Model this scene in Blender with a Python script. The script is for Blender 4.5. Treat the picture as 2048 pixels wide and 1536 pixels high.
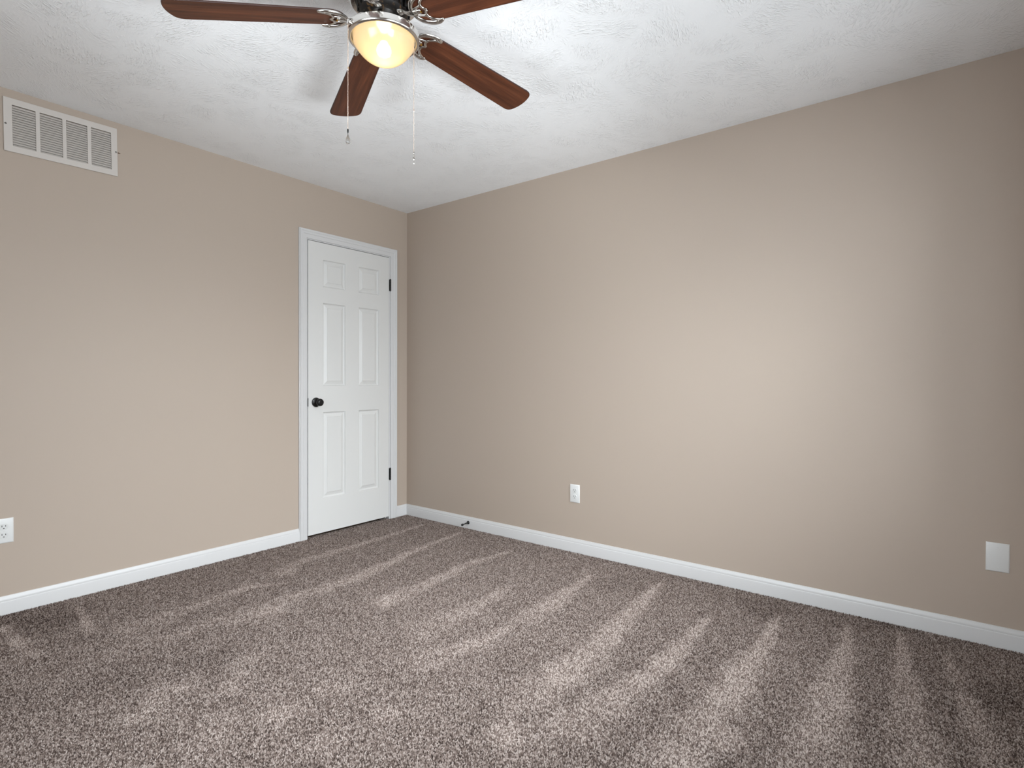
import bpy, bmesh, math, random
import numpy as np
from mathutils import Vector, Matrix

random.seed(4)
np.random.seed(4)
for o in list(bpy.data.objects):
    bpy.data.objects.remove(o, do_unlink=True)
SC = bpy.context.scene
COL = SC.collection

# ------------------------------------------------------------------ camera
FOCAL_PX = 1110.67
cam_data = bpy.data.cameras.new('camera')
cam_data.sensor_fit = 'HORIZONTAL'
cam_data.sensor_width = 36.0
cam_data.lens = FOCAL_PX * 36.0 / 2048.0
cam_data.clip_start = 0.02
cam = bpy.data.objects.new('camera', cam_data)
COL.objects.link(cam)
cF = Vector((0.78999185, 0.61306306, -0.00815875))
cR = Vector((0.61309891, -0.79000134, 0.00275761))
cU = Vector((0.00475484, 0.00718061, 0.99996291))
m = Matrix((cR, cU, -cF)).transposed().to_4x4()
m.translation = Vector((-3.0408586, -3.44164755, 1.09642358))
cam.matrix_world = m
SC.camera = cam

# ------------------------------------------------------------------ light
ROOM_X, ROOM_Y, ROOM_H = -3.72, -3.78, 2.44
WIN = (-2.85, -0.35, 0.50, 2.10)           # x0, x1, z0, z1 of the window behind the camera
FILL_WIN = (-3.05, -1.45, 0.50, 2.10)          # y0, y1, z0, z1 of the unseen window added opposite the right wall
SC.view_settings.view_transform = 'Standard'
SC.view_settings.look = 'None'
SC.view_settings.gamma = 1.0
SC.view_settings.exposure = 0.0
SC.view_settings.use_curve_mapping = False

world = bpy.data.worlds.new('daylight')
SC.world = world
world.use_nodes = True
wb = world.node_tree.nodes['Background']
wb.inputs['Color'].default_value = (0.80, 0.90, 1.0, 1)
wb.inputs['Strength'].default_value = 1.8


def area(name, loc, rot, sx, sy, power, color, spread=180):
    l = bpy.data.lights.new(name, 'AREA')
    l.shape = 'RECTANGLE'
    l.size, l.size_y = sx, sy
    l.energy = power
    l.color = color
    l.spread = math.radians(spread)
    o = bpy.data.objects.new(name, l)
    COL.objects.link(o)
    o.location = loc
    o.rotation_euler = rot
    return o


# daylight through the window behind the camera: bright sky above, light thrown up by the ground outside
DAY = (0.955, 1.0, 1.05)
WX, WY = (WIN[0] + WIN[1]) / 2, (FILL_WIN[0] + FILL_WIN[1]) / 2
A90 = math.radians(90)
area('daylight_back_right', (-0.85, ROOM_Y - 0.14, 1.30), (A90, 0, 0), 0.8, 1.5, 16.0, DAY)
area('daylight_back_left', (-2.35, ROOM_Y - 0.14, 1.30), (A90, 0, 0), 0.8, 1.5, 4.5, DAY)
area('ground_glow_back', (-2.35, ROOM_Y - 0.70, 0.30), (math.radians(140), 0, 0), 1.0, 1.0, 84.0, DAY, 125)
area('sky_back_left', (-2.35, ROOM_Y - 0.50, 1.80), (math.radians(65), 0, 0), 0.8, 1.0, 12.5, DAY, 60)
area('sky_back_right', (-0.85, ROOM_Y - 0.50, 1.80), (math.radians(65), 0, 0), 0.8, 1.0, 14.0, DAY, 60)
area('side_fill', (ROOM_X - 0.30, WY, 1.70), (math.radians(68), 0, -A90), 1.6, 1.2, 18.0, DAY, 75)  # side lamps from here on are added fill for right wall and ceiling
area('side_fill_up', (ROOM_X - 0.70, WY, 0.30), (math.radians(145), 0, -A90), 1.6, 1.0, 44.0, DAY, 100)
area('side_fill_low', (ROOM_X - 0.30, WY, 1.50), (math.radians(76), 0, -A90), 1.6, 1.2, 1.0, DAY, 40)



def rgb_(r, g, b):
    f = lambda x: x / 12.92 if x <= 0.04045 else ((x + 0.055) / 1.055) ** 2.4
    return (f(r / 255), f(g / 255), f(b / 255), 1)

CARPET = [rgb_(62, 51, 47), rgb_(110, 96, 89), rgb_(148, 133, 125), rgb_(198, 185, 177)]
NAP_GRAIN = 0.10
NAP_GAIN = (0.86, 1.18)
BULB = 16.0
TUFT = 0.0046

# carpet strokes: floor points, start width, end width, strength; then blots: centre, radius, strength
STREAKS = [
    ([(-0.29, -1.883), (-0.67, -1.926), (-0.982, -1.935)], 0.03, 0.1, 0.8),
    ([(-0.156, -2.241), (-0.619, -2.286), (-1.061, -2.333), (-1.324, -2.334), (-1.514, -2.325)], 0.03, 0.13, 0.9),
    ([(-0.434, -2.589), (-0.744, -2.597), (-1.081, -2.588), (-1.334, -2.554), (-1.53, -2.506)], 0.02, 0.12, 1.0),
    ([(-0.215, -2.845), (-0.618, -2.863), (-0.938, -2.855), (-1.209, -2.852), (-1.497, -2.832)], 0.02, 0.13, 1.0),
    ([(-0.17, -3.116), (-0.483, -3.135), (-0.774, -3.144), (-1.074, -3.15), (-1.283, -3.156)], 0.02, 0.13, 1.0),
    ([(-0.059, -3.298), (-0.474, -3.333), (-0.792, -3.362), (-1.108, -3.38)], 0.015, 0.11, 1.0),
    ([(-0.204, -3.458), (-0.513, -3.503), (-0.741, -3.535), (-0.943, -3.558)], 0.02, 0.06, 0.8),
    ([(-0.225, -1.26), (-0.65, -1.223), (-0.992, -1.269), (-1.29, -1.266)], 0.03, 0.09, 0.8),
    ([(-0.099, -0.71), (-0.639, -0.779), (-1.104, -0.883), (-1.48, -0.872), (-1.79, -0.908)], 0.025, 0.1, 0.9),
    ([(-0.122, -0.345), (-0.668, -0.389), (-1.19, -0.395), (-1.367, -0.484)], 0.025, 0.07, 0.8),
    ([(-0.706, -1.633), (-1.024, -1.653), (-1.361, -1.66)], 0.04, 0.12, 0.6),
    ([(-1.087, -1.929), (-1.276, -1.919), (-1.541, -1.851)], 0.03, 0.1, 0.7),
    ([(-1.425, -0.661), (-1.577, -0.557), (-1.958, -0.606), (-2.146, -0.622)], 0.03, 0.09, 0.6),
    ([(-1.362, -0.913), (-1.713, -0.825), (-1.994, -0.855), (-2.296, -0.826)], 0.03, 0.09, 0.4),
    ([(-2.217, -0.161), (-2.24, -0.379), (-2.264, -0.53)], 0.015, 0.035, 1.0),
    ([(-2.495, -0.158), (-2.482, -0.366), (-2.468, -0.575)], 0.03, 0.04, 0.9),
    ([(-2.569, -0.603), (-2.35, -0.657), (-2.101, -0.719)], 0.03, 0.06, 0.3),
]
BLOTS = [
    ((-2.226, -1.305), 0.1, 0.9),
    ((-2.091, -1.425), 0.09, 0.6),
    ((-2.08, -1.728), 0.09, 0.9),
    ((-1.888, -1.735), 0.07, 0.8),
    ((-1.849, -2.013), 0.07, 0.7),
    ((-1.677, -0.964), 0.12, 0.8),
    ((-1.597, -0.559), 0.09, 0.6),
    ((-1.321, -0.51), 0.08, 0.7),
    ((-1.239, -1.281), 0.12, 0.5),
    ((-2.246, -1.673), 0.12, 0.5),
    ((-1.962, -1.315), 0.1, 0.5),
    ((-2.055, -1.956), 0.1, 0.6),
    ((-2.329, -1.378), 0.1, 0.6),
    ((-1.706, -2.363), 0.1, 0.9),
    ((-1.296, -2.926), 0.11, 1.0),
    ((-1.469, -2.851), 0.09, 0.8),
    ((-1.029, -3.413), 0.07, 0.7),
    ((-1.107, -3.148), 0.07, 0.5),
    ((-0.989, -2.869), 0.12, 0.4),
    ((-1.289, -2.323), 0.12, 0.5),
    ((-1.674, -2.443), 0.15, 0.5),
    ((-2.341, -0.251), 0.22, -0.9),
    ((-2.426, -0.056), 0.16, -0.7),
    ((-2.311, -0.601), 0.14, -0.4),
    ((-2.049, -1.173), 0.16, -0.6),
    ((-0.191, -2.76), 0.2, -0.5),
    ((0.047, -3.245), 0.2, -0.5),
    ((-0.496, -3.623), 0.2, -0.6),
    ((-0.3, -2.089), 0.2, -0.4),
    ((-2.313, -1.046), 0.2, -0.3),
]


# ------------------------------------------------------------------ helpers
def tag(o, label=None, cat=None, group=None, kind=None):
    if label: o['label'] = label
    if cat: o['category'] = cat
    if group: o['group'] = group
    if kind: o['kind'] = kind
    return o


def obj(name, bm, mat, parent=None, smooth=False, loc=None, bevel=0.0, segs=2):
    if bm.faces:
        bmesh.ops.recalc_face_normals(bm, faces=bm.faces)
    me = bpy.data.meshes.new(name)
    bm.to_mesh(me)
    bm.free()
    o = bpy.data.objects.new(name, me)
    COL.objects.link(o)
    for mm in (mat if isinstance(mat, (list, tuple)) else [mat]):
        me.materials.append(mm)
    if smooth:
        for p in me.polygons:
            p.use_smooth = True
        if smooth != 'all':
            me.set_sharp_from_angle(angle=math.radians(38))
    if parent: o.parent = parent
    if loc: o.location = loc
    if bevel:
        b = o.modifiers.new('bevel', 'BEVEL')
        b.width = bevel
        b.segments = segs
        b.limit_method = 'ANGLE'
        b.angle_limit = math.radians(40)
    return o


def empty(name, loc, rot=(0, 0, 0)):
    o = bpy.data.objects.new(name, None)
    o.empty_display_size = 0.05
    COL.objects.link(o)
    o.location = loc
    o.rotation_euler = rot
    return o


def copy_tree(o, parent=None):
    c = o.copy()
    COL.objects.link(c)
    if parent: c.parent = parent
    for ch in [q for q in bpy.data.objects if q.parent == o]:
        copy_tree(ch, c)
    return c


def box(bm, x0, x1, y0, y1, z0, z1):
    v = [bm.verts.new((x, y, z)) for x in (x0, x1) for y in (y0, y1) for z in (z0, z1)]
    for f in ((0, 1, 3, 2), (4, 6, 7, 5), (0, 4, 5, 1), (2, 3, 7, 6), (0, 2, 6, 4), (1, 5, 7, 3)):
        bm.faces.new([v[i] for i in f])
    return v


def lathe(bm, prof, n=48, M=None, cap=True):
    """prof: list of (radius, height); axis is local z, M transforms the result."""
    rings = []
    for r, h in prof:
        if r < 1e-6:
            rings.append([bm.verts.new((0, 0, h))])
        else:
            rings.append([bm.verts.new((r * math.cos(2 * math.pi * k / n), r * math.sin(2 * math.pi * k / n), h)) for k in range(n)])
    for a, b in zip(rings[:-1], rings[1:]):
        for k in range(n):
            j = (k + 1) % n
            if len(a) == 1 and len(b) == 1: continue
            if len(a) == 1: bm.faces.new((a[0], b[k], b[j]))
            elif len(b) == 1: bm.faces.new((a[k], b[0], a[j]))
            else: bm.faces.new((a[k], b[k], b[j], a[j]))
    if cap:
        for rg in (rings[0], rings[-1]):
            if len(rg) > 2: bm.faces.new(rg)
    if M is not None:
        for rg in rings:
            for v in rg: v.co = M @ v.co


def tube(bm, pts, radii, n=10, flat=1.0, up=Vector((0, 0, 1)), caps=True):
    """swept tube; flat squashes the section along up."""
    pts = [Vector(p) for p in pts]
    rings = []
    for i, p in enumerate(pts):
        d = (pts[min(i + 1, len(pts) - 1)] - pts[max(i - 1, 0)]).normalized()
        u = up - d * up.dot(d)
        if u.length < 1e-4: u = Vector((1, 0, 0)) - d * d.x
        u.normalize()
        s = d.cross(u)
        r = radii[i] if isinstance(radii, (list, tuple)) else radii
        rings.append([bm.verts.new(p + s * (r * math.cos(2 * math.pi * k / n)) + u * (r * flat * math.sin(2 * math.pi * k / n))) for k in range(n)])
    for a, b in zip(rings[:-1], rings[1:]):
        for k in range(n):
            j = (k + 1) % n
            bm.faces.new((a[k], a[j], b[j], b[k]))
    if caps:
        bm.faces.new(rings[0]); bm.faces.new(rings[-1])


def smooth_path(pts, n=6):
    """Catmull-Rom through the points"""
    P = [Vector(p) for p in pts]
    P = [P[0] * 2 - P[1]] + P + [P[-1] * 2 - P[-2]]
    out = []
    for i in range(1, len(P) - 2):
        a, b, c, d = P[i - 1:i + 3]
        for k in range(n):
            t = k / n
            out.append(0.5 * ((2 * b) + (c - a) * t + (2 * a - 5 * b + 4 * c - d) * t * t + (3 * b - a - 3 * c + d) * t ** 3))
    out.append(P[-2])
    return out


def slab_with_holes(bm, us, ws, holes, t0, t1, to3):
    """wall slab on the grid us x ws between depths t0 and t1; holes are cells (i, j)."""
    V = {}
    def v(i, j, t):
        k = (i, j, t)
        if k not in V: V[k] = bm.verts.new(to3(us[i], ws[j], t))
        return V[k]
    nu, nw = len(us) - 1, len(ws) - 1
    solid = lambda i, j: 0 <= i < nu and 0 <= j < nw and (i, j) not in holes
    for i in range(nu):
        for j in range(nw):
            if not solid(i, j): continue
            for t in (t0, t1):
                bm.faces.new((v(i, j, t), v(i + 1, j, t), v(i + 1, j + 1, t), v(i, j + 1, t)))
            for (di, dj, a, b) in ((-1, 0, (i, j), (i, j + 1)), (1, 0, (i + 1, j), (i + 1, j + 1)), (0, -1, (i, j), (i + 1, j)), (0, 1, (i, j + 1), (i + 1, j + 1))):
                if not solid(i + di, j + dj):
                    bm.faces.new((v(*a, t0), v(*b, t0), v(*b, t1), v(*a, t1)))


# ------------------------------------------------------------------ materials
def s2l(c):
    return tuple((x / 12.92 if x <= 0.04045 else ((x + 0.055) / 1.055) ** 2.4) for x in c)


def rgb(r, g, b):
    return (*s2l((r / 255, g / 255, b / 255)), 1)


def mat(name, color, rough=0.5, metal=0.0, spec=0.5):
    m = bpy.data.materials.new(name)
    m.use_nodes = True
    b = m.node_tree.nodes['Principled BSDF']
    b.inputs['Base Color'].default_value = color
    b.inputs['Roughness'].default_value = rough
    b.inputs['Metallic'].default_value = metal
    b.inputs['Specular IOR Level'].default_value = spec
    return m


class NT:
    def __init__(self, m):
        self.t = m.node_tree
        self.b = self.t.nodes.get('Principled BSDF')
        self.tc = self.n('ShaderNodeTexCoord')
    def n(self, typ, **kw):
        nd = self.t.nodes.new(typ)
        for k, v in kw.items():
            if hasattr(nd, k): setattr(nd, k, v)
            else: nd.inputs[k.replace('_', ' ')].default_value = v
        return nd
    def l(self, a, b):
        self.t.links.new(a, b)
    def val(self, sock, x):
        if isinstance(x, (int, float)): sock.default_value = x
        else: self.l(x, sock)
    def math(self, op, a, b=None, c=None, clamp=False):
        nd = self.n('ShaderNodeMath', operation=op)
        nd.use_clamp = clamp
        self.val(nd.inputs[0], a)
        if b is not None: self.val(nd.inputs[1], b)
        if c is not None: self.val(nd.inputs[2], c)
        return nd.outputs[0]
    def mapr(self, x, a, b, c=0.0, d=1.0):
        nd = self.n('ShaderNodeMapRange')
        self.val(nd.inputs[0], x)
        for i, q in enumerate((a, b, c, d)): nd.inputs[i + 1].default_value = q
        return nd.outputs[0]
    def mix(self, f, a, b, mode='MIX'):
        nd = self.n('ShaderNodeMix', data_type='RGBA', blend_type=mode)
        self.val(nd.inputs[0], f)
        for s, q in ((nd.inputs[6], a), (nd.inputs[7], b)):
            if isinstance(q, tuple): s.default_value = q
            else: self.l(q, s)
        return nd.outputs[2]
    def noise(self, vec, scale, detail=2.0, rough=0.5, dist=0.0):
        nd = self.n('ShaderNodeTexNoise')
        nd.inputs['Scale'].default_value = scale
        nd.inputs['Detail'].default_value = detail
        nd.inputs['Roughness'].default_value = rough
        nd.inputs['Distortion'].default_value = dist
        self.l(vec, nd.inputs['Vector'])
        return nd.outputs['Fac']
    def scaled(self, vec, s, rot=None):
        nd = self.n('ShaderNodeMapping')
        nd.inputs['Scale'].default_value = s
        if rot: nd.inputs['Rotation'].default_value = rot
        self.l(vec, nd.inputs['Vector'])
        return nd.outputs[0]
    def bump(self, h, strength, dist):
        nd = self.n('ShaderNodeBump')
        nd.inputs['Strength'].default_value = strength
        nd.inputs['Distance'].default_value = dist
        self.l(h, nd.inputs['Height'])
        self.l(nd.outputs[0], self.b.inputs['Normal'])


# wall paint: taupe eggshell with a faint roller texture
def wall_paint(name, nick=None):
    m = mat(name, WALL_COL, 0.55, 0, 0.3)
    t = NT(m)
    P = t.tc.outputs['Object']
    h = t.noise(P, 260, 3, 0.6)
    t.bump(h, 0.12, 0.0008)
    if nick:
        s = t.n('ShaderNodeSeparateXYZ'); t.l(P, s.inputs[0])
        wob = t.math('MULTIPLY', t.math('SUBTRACT', t.noise(P, 300, 2), 0.5), 0.9)
        dx = t.math('DIVIDE', t.math('SUBTRACT', s.outputs[0], nick[0]), 0.0085)
        dz = t.math('DIVIDE', t.math('SUBTRACT', s.outputs[2], nick[1]), 0.0035)
        d = t.math('ADD', t.math('SQRT', t.math('ADD', t.math('MULTIPLY', dx, dx), t.math('MULTIPLY', dz, dz))), wob)
        k = t.mapr(d, 0.7, 1.1, 1.0, 0.0)
        t.l(t.mix(k, WALL_COL, rgb(92, 68, 50)), t.b.inputs['Base Color'])
    return m


WALL_COL = rgb(184, 169, 155)
M_wall = wall_paint('taupe_wall_paint')
M_wall_left = wall_paint('taupe_wall_paint_nicked', (-1.9935, 2.2835))
M_white = mat('white_semigloss_paint', rgb(213, 212, 211), 0.35, 0, 0.4)
t = NT(M_white); t.bump(t.noise(t.scaled(t.tc.outputs['Object'], (1, 1, 0.15)), 180, 2), 0.05, 0.0006)
M_door = mat('white_door_paint', rgb(219, 218, 215), 0.4, 0, 0.4)
t = NT(M_door); t.bump(t.noise(t.scaled(t.tc.outputs['Object'], (1, 1, 0.06)), 220, 3), 0.10, 0.0006)
M_plate = mat('white_plastic', rgb(228, 228, 226), 0.3, 0, 0.5)
t = NT(M_plate); t.l(t.mix(t.noise(t.tc.outputs['Object'], 40, 2), rgb(226, 226, 224), rgb(230, 230, 228)), t.b.inputs['Base Color'])
M_slot = mat('dark_slot', rgb(40, 38, 36), 0.7)
M_grille = mat('off_white_enamel', rgb(209, 202, 195), 0.4, 0, 0.4)
t = NT(M_grille); t.bump(t.noise(t.tc.outputs['Object'], 120, 2), 0.05, 0.0006)
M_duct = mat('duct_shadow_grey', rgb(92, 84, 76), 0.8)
M_screw = mat('zinc_screw', rgb(120, 116, 112), 0.4, 0.7)
M_black = mat('matte_black_metal', rgb(22, 21, 21), 0.38, 0.3, 0.5)
t = NT(M_black); t.l(t.mapr(t.noise(t.tc.outputs['Object'], 90, 2), 0.3, 0.7, 0.32, 0.46), t.b.inputs['Roughness'])
M_rubber = mat('black_rubber', rgb(20, 19, 19), 0.7)

# ceiling: white slap-brush texture made of short ridges fanning in patches
M_ceil = mat('textured_white_ceiling', rgb(242, 242, 242), 0.8, 0, 0.1)
t = NT(M_ceil)
P = t.tc.outputs['Object']
def brush(seed, cells, ridge):
    off = t.n('ShaderNodeVectorMath', operation='ADD'); off.inputs[1].default_value = (seed, seed * 1.7, 0); t.l(P, off.inputs[0])
    vo = t.n('ShaderNodeTexVoronoi', voronoi_dimensions='2D', feature='F1'); vo.inputs['Scale'].default_value = cells; t.l(off.outputs[0], vo.inputs['Vector'])
    ed = t.n('ShaderNodeTexVoronoi', voronoi_dimensions='2D', feature='DISTANCE_TO_EDGE'); ed.inputs['Scale'].default_value = cells; t.l(off.outputs[0], ed.inputs['Vector'])
    sc = t.n('ShaderNodeSeparateColor'); t.l(vo.outputs['Color'], sc.inputs[0])
    ang = t.math('MULTIPLY', sc.outputs[0], 6.283)
    rot = t.n('ShaderNodeVectorRotate', rotation_type='Z_AXIS'); t.l(off.outputs[0], rot.inputs['Vector']); t.l(ang, rot.inputs['Angle'])
    nz = t.noise(t.scaled(rot.outputs[0], (1.0, 0.30, 1.0)), ridge, 2.5, 0.55, 0.6)
    r = t.mapr(nz, 0.50, 0.70)
    mask = t.math('MULTIPLY', t.mapr(ed.outputs['Distance'], 0.02, 0.22), t.mapr(t.noise(off.outputs[0], cells * 0.9, 2), 0.36, 0.56))
    return t.math('MULTIPLY', r, mask)
a = brush(3.1, 4.6, 125)
b = brush(11.7, 5.6, 165)
c = t.noise(P, 110, 2, 0.5)
h = t.math('ADD', t.math('ADD', a, t.math('MULTIPLY', b, 0.8)), t.math('MULTIPLY', c, 0.18))
t.bump(h, 0.50, 0.006)

# carpet: cut pile of light, taupe and dark yarns; 'nap' marks the strokes left by the vacuum cleaner
M_carpet = mat('taupe_cut_pile', rgb(140, 126, 118), 0.95, 0, 0.05)
t = NT(M_carpet)
P = t.tc.outputs['Object']
nap = t.n('ShaderNodeAttribute', attribute_name='nap').outputs['Fac']
yarn = t.n('ShaderNodeAttribute', attribute_name='yarn').outputs['Fac']
grain = t.math('ADD', t.math('MULTIPLY', yarn, 0.62), t.math('MULTIPLY', t.noise(P, 330, 2, 0.6), 0.38))
ramp = t.n('ShaderNodeValToRGB')
e = ramp.color_ramp.elements
e[0].position = 0.18; e[0].color = CARPET[0]
e[1].position = 0.84; e[1].color = CARPET[3]
q = e.new(0.36); q.color = CARPET[1]
q = e.new(0.58); q.color = CARPET[2]
wide = t.noise(P, 2.2, 3, 0.6)
mid = t.noise(P, 9.0, 3, 0.6)
napw = t.math('ADD', nap, t.math('MULTIPLY', t.math('SUBTRACT', mid, 0.5), 0.35))
napw = t.math('ADD', napw, t.math('MULTIPLY', t.math('SUBTRACT', wide, 0.5), 0.35))
g2 = t.math('ADD', grain, t.math('MULTIPLY', napw, NAP_GRAIN))
t.l(g2, ramp.inputs[0])
br = t.n('ShaderNodeBrightContrast')
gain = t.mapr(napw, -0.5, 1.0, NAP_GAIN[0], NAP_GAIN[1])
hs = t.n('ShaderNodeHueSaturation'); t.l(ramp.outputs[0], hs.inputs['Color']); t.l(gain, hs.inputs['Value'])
t.t.nodes.remove(br)
t.l(hs.outputs[0], t.b.inputs['Base Color'])

# fan finishes
M_nickel = mat('polished_nickel', rgb(206, 202, 197), 0.16, 1.0)
t = NT(M_nickel); t.l(t.mapr(t.noise(t.scaled(t.tc.outputs['Object'], (1, 1, 8)), 60, 2), 0.3, 0.7, 0.12, 0.22), t.b.inputs['Roughness'])
M_motor = mat('dark_motor_core', rgb(38, 32, 27), 0.5, 0.4)
t = NT(M_motor); t.l(t.mix(t.mapr(t.noise(t.tc.outputs['Object'], 70, 2), 0.58, 0.68), rgb(22, 19, 17), rgb(92, 68, 42)), t.b.inputs['Base Color'])
M_brass = mat('brass_screw', rgb(190, 140, 60), 0.3, 1.0)
M_bead = mat('light_bead_chain', rgb(225, 205, 190), 0.25, 0.85)
M_wood = mat('walnut_blade', rgb(96, 54, 36), 0.45, 0, 0.22)
t = NT(M_wood)
oi = t.n('ShaderNodeObjectInfo')
P = t.n('ShaderNodeVectorMath', operation='ADD'); t.l(t.tc.outputs['Object'], P.inputs[0]); t.l(oi.outputs['Random'], P.inputs[1]); P = P.outputs[0]
g1 = t.noise(t.scaled(P, (2.2, 34, 20)), 1.0, 5, 0.6, 0.6)
g2 = t.noise(t.scaled(P, (9, 260, 120)), 1.0, 3, 0.6, 0.2)
g = t.math('ADD', t.math('MULTIPLY', g1, 0.75), t.math('MULTIPLY', g2, 0.25))
rp = t.n('ShaderNodeValToRGB')
e = rp.color_ramp.elements
e[0].position = 0.33; e[0].color = rgb(51, 27, 17)
e[1].position = 0.70; e[1].color = rgb(104, 60, 38)
q = e.new(0.5); q.color = rgb(77, 42, 26)
t.l(g, rp.inputs[0]); t.l(rp.outputs[0], t.b.inputs['Base Color'])
M_edge = mat('dark_blade_edge', rgb(52, 27, 19), 0.5)

M_bowl = bpy.data.materials.new('frosted_amber_glass')
M_bowl.use_nodes = True
nt = M_bowl.node_tree
nt.nodes.remove(nt.nodes['Principled BSDF'])
out = nt.nodes['Material Output']
tr = nt.nodes.new('ShaderNodeBsdfTranslucent'); tr.inputs['Color'].default_value = (1.0, 0.80, 0.49, 1)
df = nt.nodes.new('ShaderNodeBsdfDiffuse'); df.inputs['Color'].default_value = (0.85, 0.78, 0.66, 1)
gl = nt.nodes.new('ShaderNodeBsdfGlossy'); gl.inputs['Roughness'].default_value = 0.15
fr = nt.nodes.new('ShaderNodeFresnel'); fr.inputs['IOR'].default_value = 1.45
nz = nt.nodes.new('ShaderNodeTexNoise'); nz.inputs['Scale'].default_value = 14
mr = nt.nodes.new('ShaderNodeMapRange'); mr.inputs[3].default_value = 0.22; mr.inputs[4].default_value = 0.30
nt.links.new(nz.outputs['Fac'], mr.inputs[0])
m1 = nt.nodes.new('ShaderNodeMixShader'); nt.links.new(mr.outputs[0], m1.inputs[0]); nt.links.new(tr.outputs[0], m1.inputs[1]); nt.links.new(df.outputs[0], m1.inputs[2])
m2 = nt.nodes.new('ShaderNodeMixShader'); nt.links.new(fr.outputs[0], m2.inputs[0]); nt.links.new(m1.outputs[0], m2.inputs[1]); nt.links.new(gl.outputs[0], m2.inputs[2])
# frosted glass also scatters forwards, so the bulb shows as a soft bright spot
rf = nt.nodes.new('ShaderNodeBsdfRefraction'); rf.inputs['Color'].default_value = (1.0, 0.84, 0.58, 1); rf.inputs['Roughness'].default_value = 0.62; rf.inputs['IOR'].default_value = 1.04
m3 = nt.nodes.new('ShaderNodeMixShader'); m3.inputs[0].default_value = 0.30
nt.links.new(m2.outputs[0], m3.inputs[1]); nt.links.new(rf.outputs[0], m3.inputs[2])
nt.links.new(m3.outputs[0], out.inputs['Surface'])

M_bulb = bpy.data.materials.new('warm_bulb')
M_bulb.use_nodes = True
nt = M_bulb.node_tree
nt.nodes.remove(nt.nodes['Principled BSDF'])
em = nt.nodes.new('ShaderNodeEmission'); em.inputs['Color'].default_value = (1.0, 0.82, 0.56, 1); em.inputs['Strength'].default_value = BULB
nt.links.new(em.outputs[0], nt.nodes['Material Output'].inputs['Surface'])

def glass_mat(name, tint, trans):
    g = bpy.data.materials.new(name); g.use_nodes = True
    n_ = g.node_tree; n_.nodes.remove(n_.nodes['Principled BSDF'])
    a = n_.nodes.new('ShaderNodeBsdfTransparent'); a.inputs['Color'].default_value = tint
    b_ = n_.nodes.new('ShaderNodeBsdfGlossy'); b_.inputs['Roughness'].default_value = 0.02
    f_ = n_.nodes.new('ShaderNodeFresnel'); f_.inputs['IOR'].default_value = trans
    x_ = n_.nodes.new('ShaderNodeMixShader')
    n_.links.new(f_.outputs[0], x_.inputs[0]); n_.links.new(a.outputs[0], x_.inputs[1]); n_.links.new(b_.outputs[0], x_.inputs[2])
    n_.links.new(x_.outputs[0], n_.nodes['Material Output'].inputs['Surface'])
    return g
M_pane = glass_mat('clear_pane', (0.97, 0.98, 0.98, 1), 1.3)
M_crystal = mat('cut_crystal', (0.72, 0.71, 0.69, 1), 0.05)
M_crystal.node_tree.nodes['Principled BSDF'].inputs['Transmission Weight'].default_value = 0.95
M_crystal.node_tree.nodes['Principled BSDF'].inputs['IOR'].default_value = 1.55

# ------------------------------------------------------------------ room shell
WT = 0.12
DX0, DX1, DZ1 = -0.9045, -0.1715, 2.064         # rough door opening
GX0, GX1, GZ0, GZ1 = -2.425, -2.022, 2.178, 2.378   # duct opening behind the grille

bm = bmesh.new()
us = [ROOM_X - WT, GX0, GX1, DX0, DX1, WT]
ws = [-0.05, GZ0 - 0.0001 if False else DZ1, GZ0, GZ1, ROOM_H]
slab_with_holes(bm, us, ws, {(1, 2), (3, 0)}, 0.0, WT, lambda u, w, d: (u, d, w))
tag(obj('wall_left', bm, M_wall_left), 'taupe painted wall holding the white door and the air return grille', 'wall', kind='structure')
bm = bmesh.new()
box(bm, 0.0, WT, ROOM_Y - WT, 0.0, -0.05, ROOM_H)
tag(obj('wall_right', bm, M_wall), 'broad blank taupe wall to the right of the corner', 'wall', kind='structure')
bm = bmesh.new()
us = [ROOM_X - WT, WIN[0], WIN[1], 0.0]
ws = [-0.05, WIN[2], WIN[3], ROOM_H]
slab_with_holes(bm, us, ws, {(1, 1)}, ROOM_Y - WT, ROOM_Y, lambda u, w, d: (u, d, w))
tag(obj('wall_back', bm, M_wall), 'taupe painted wall with the window, behind the camera', 'wall', kind='structure')
bm = bmesh.new()
us = [ROOM_Y, FILL_WIN[0], FILL_WIN[1], 0.0]
ws = [-0.05, FILL_WIN[2], FILL_WIN[3], ROOM_H]
slab_with_holes(bm, us, ws, {(1, 1)}, ROOM_X - WT, ROOM_X, lambda u, w, d: (d, u, w))
tag(obj('wall_front', bm, M_wall), 'taupe painted wall opposite the broad right wall', 'wall', kind='structure')
bm = bmesh.new()
box(bm, ROOM_X - WT, WT, ROOM_Y - WT, WT + 0.5, ROOM_H, ROOM_H + 0.1)
tag(obj('ceiling', bm, M_ceil), 'white ceiling with brushed plaster texture', 'ceiling', kind='structure')
bm = bmesh.new()
box(bm, ROOM_X - WT, WT, ROOM_Y - WT, WT + 0.5, -0.15, -0.05)
tag(obj('floor', bm, mat('plywood_subfloor', rgb(150, 120, 90), 0.8)), 'plywood floor hidden under the carpet', 'floor', kind='structure')
# closet walls behind the door, added to stop light leaking under it
bm = bmesh.new()
box(bm, -1.1, 0.1, WT + 0.38, WT + 0.5, -0.05, ROOM_H)
box(bm, -1.2, -1.1, WT, WT + 0.5, -0.05, ROOM_H)
box(bm, 0.02, WT, WT, WT + 0.38, -0.05, ROOM_H)
tag(obj('closet_light_block', bm, M_wall), 'unseen closet walls added behind the white door to block light', 'wall', kind='structure')
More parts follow.
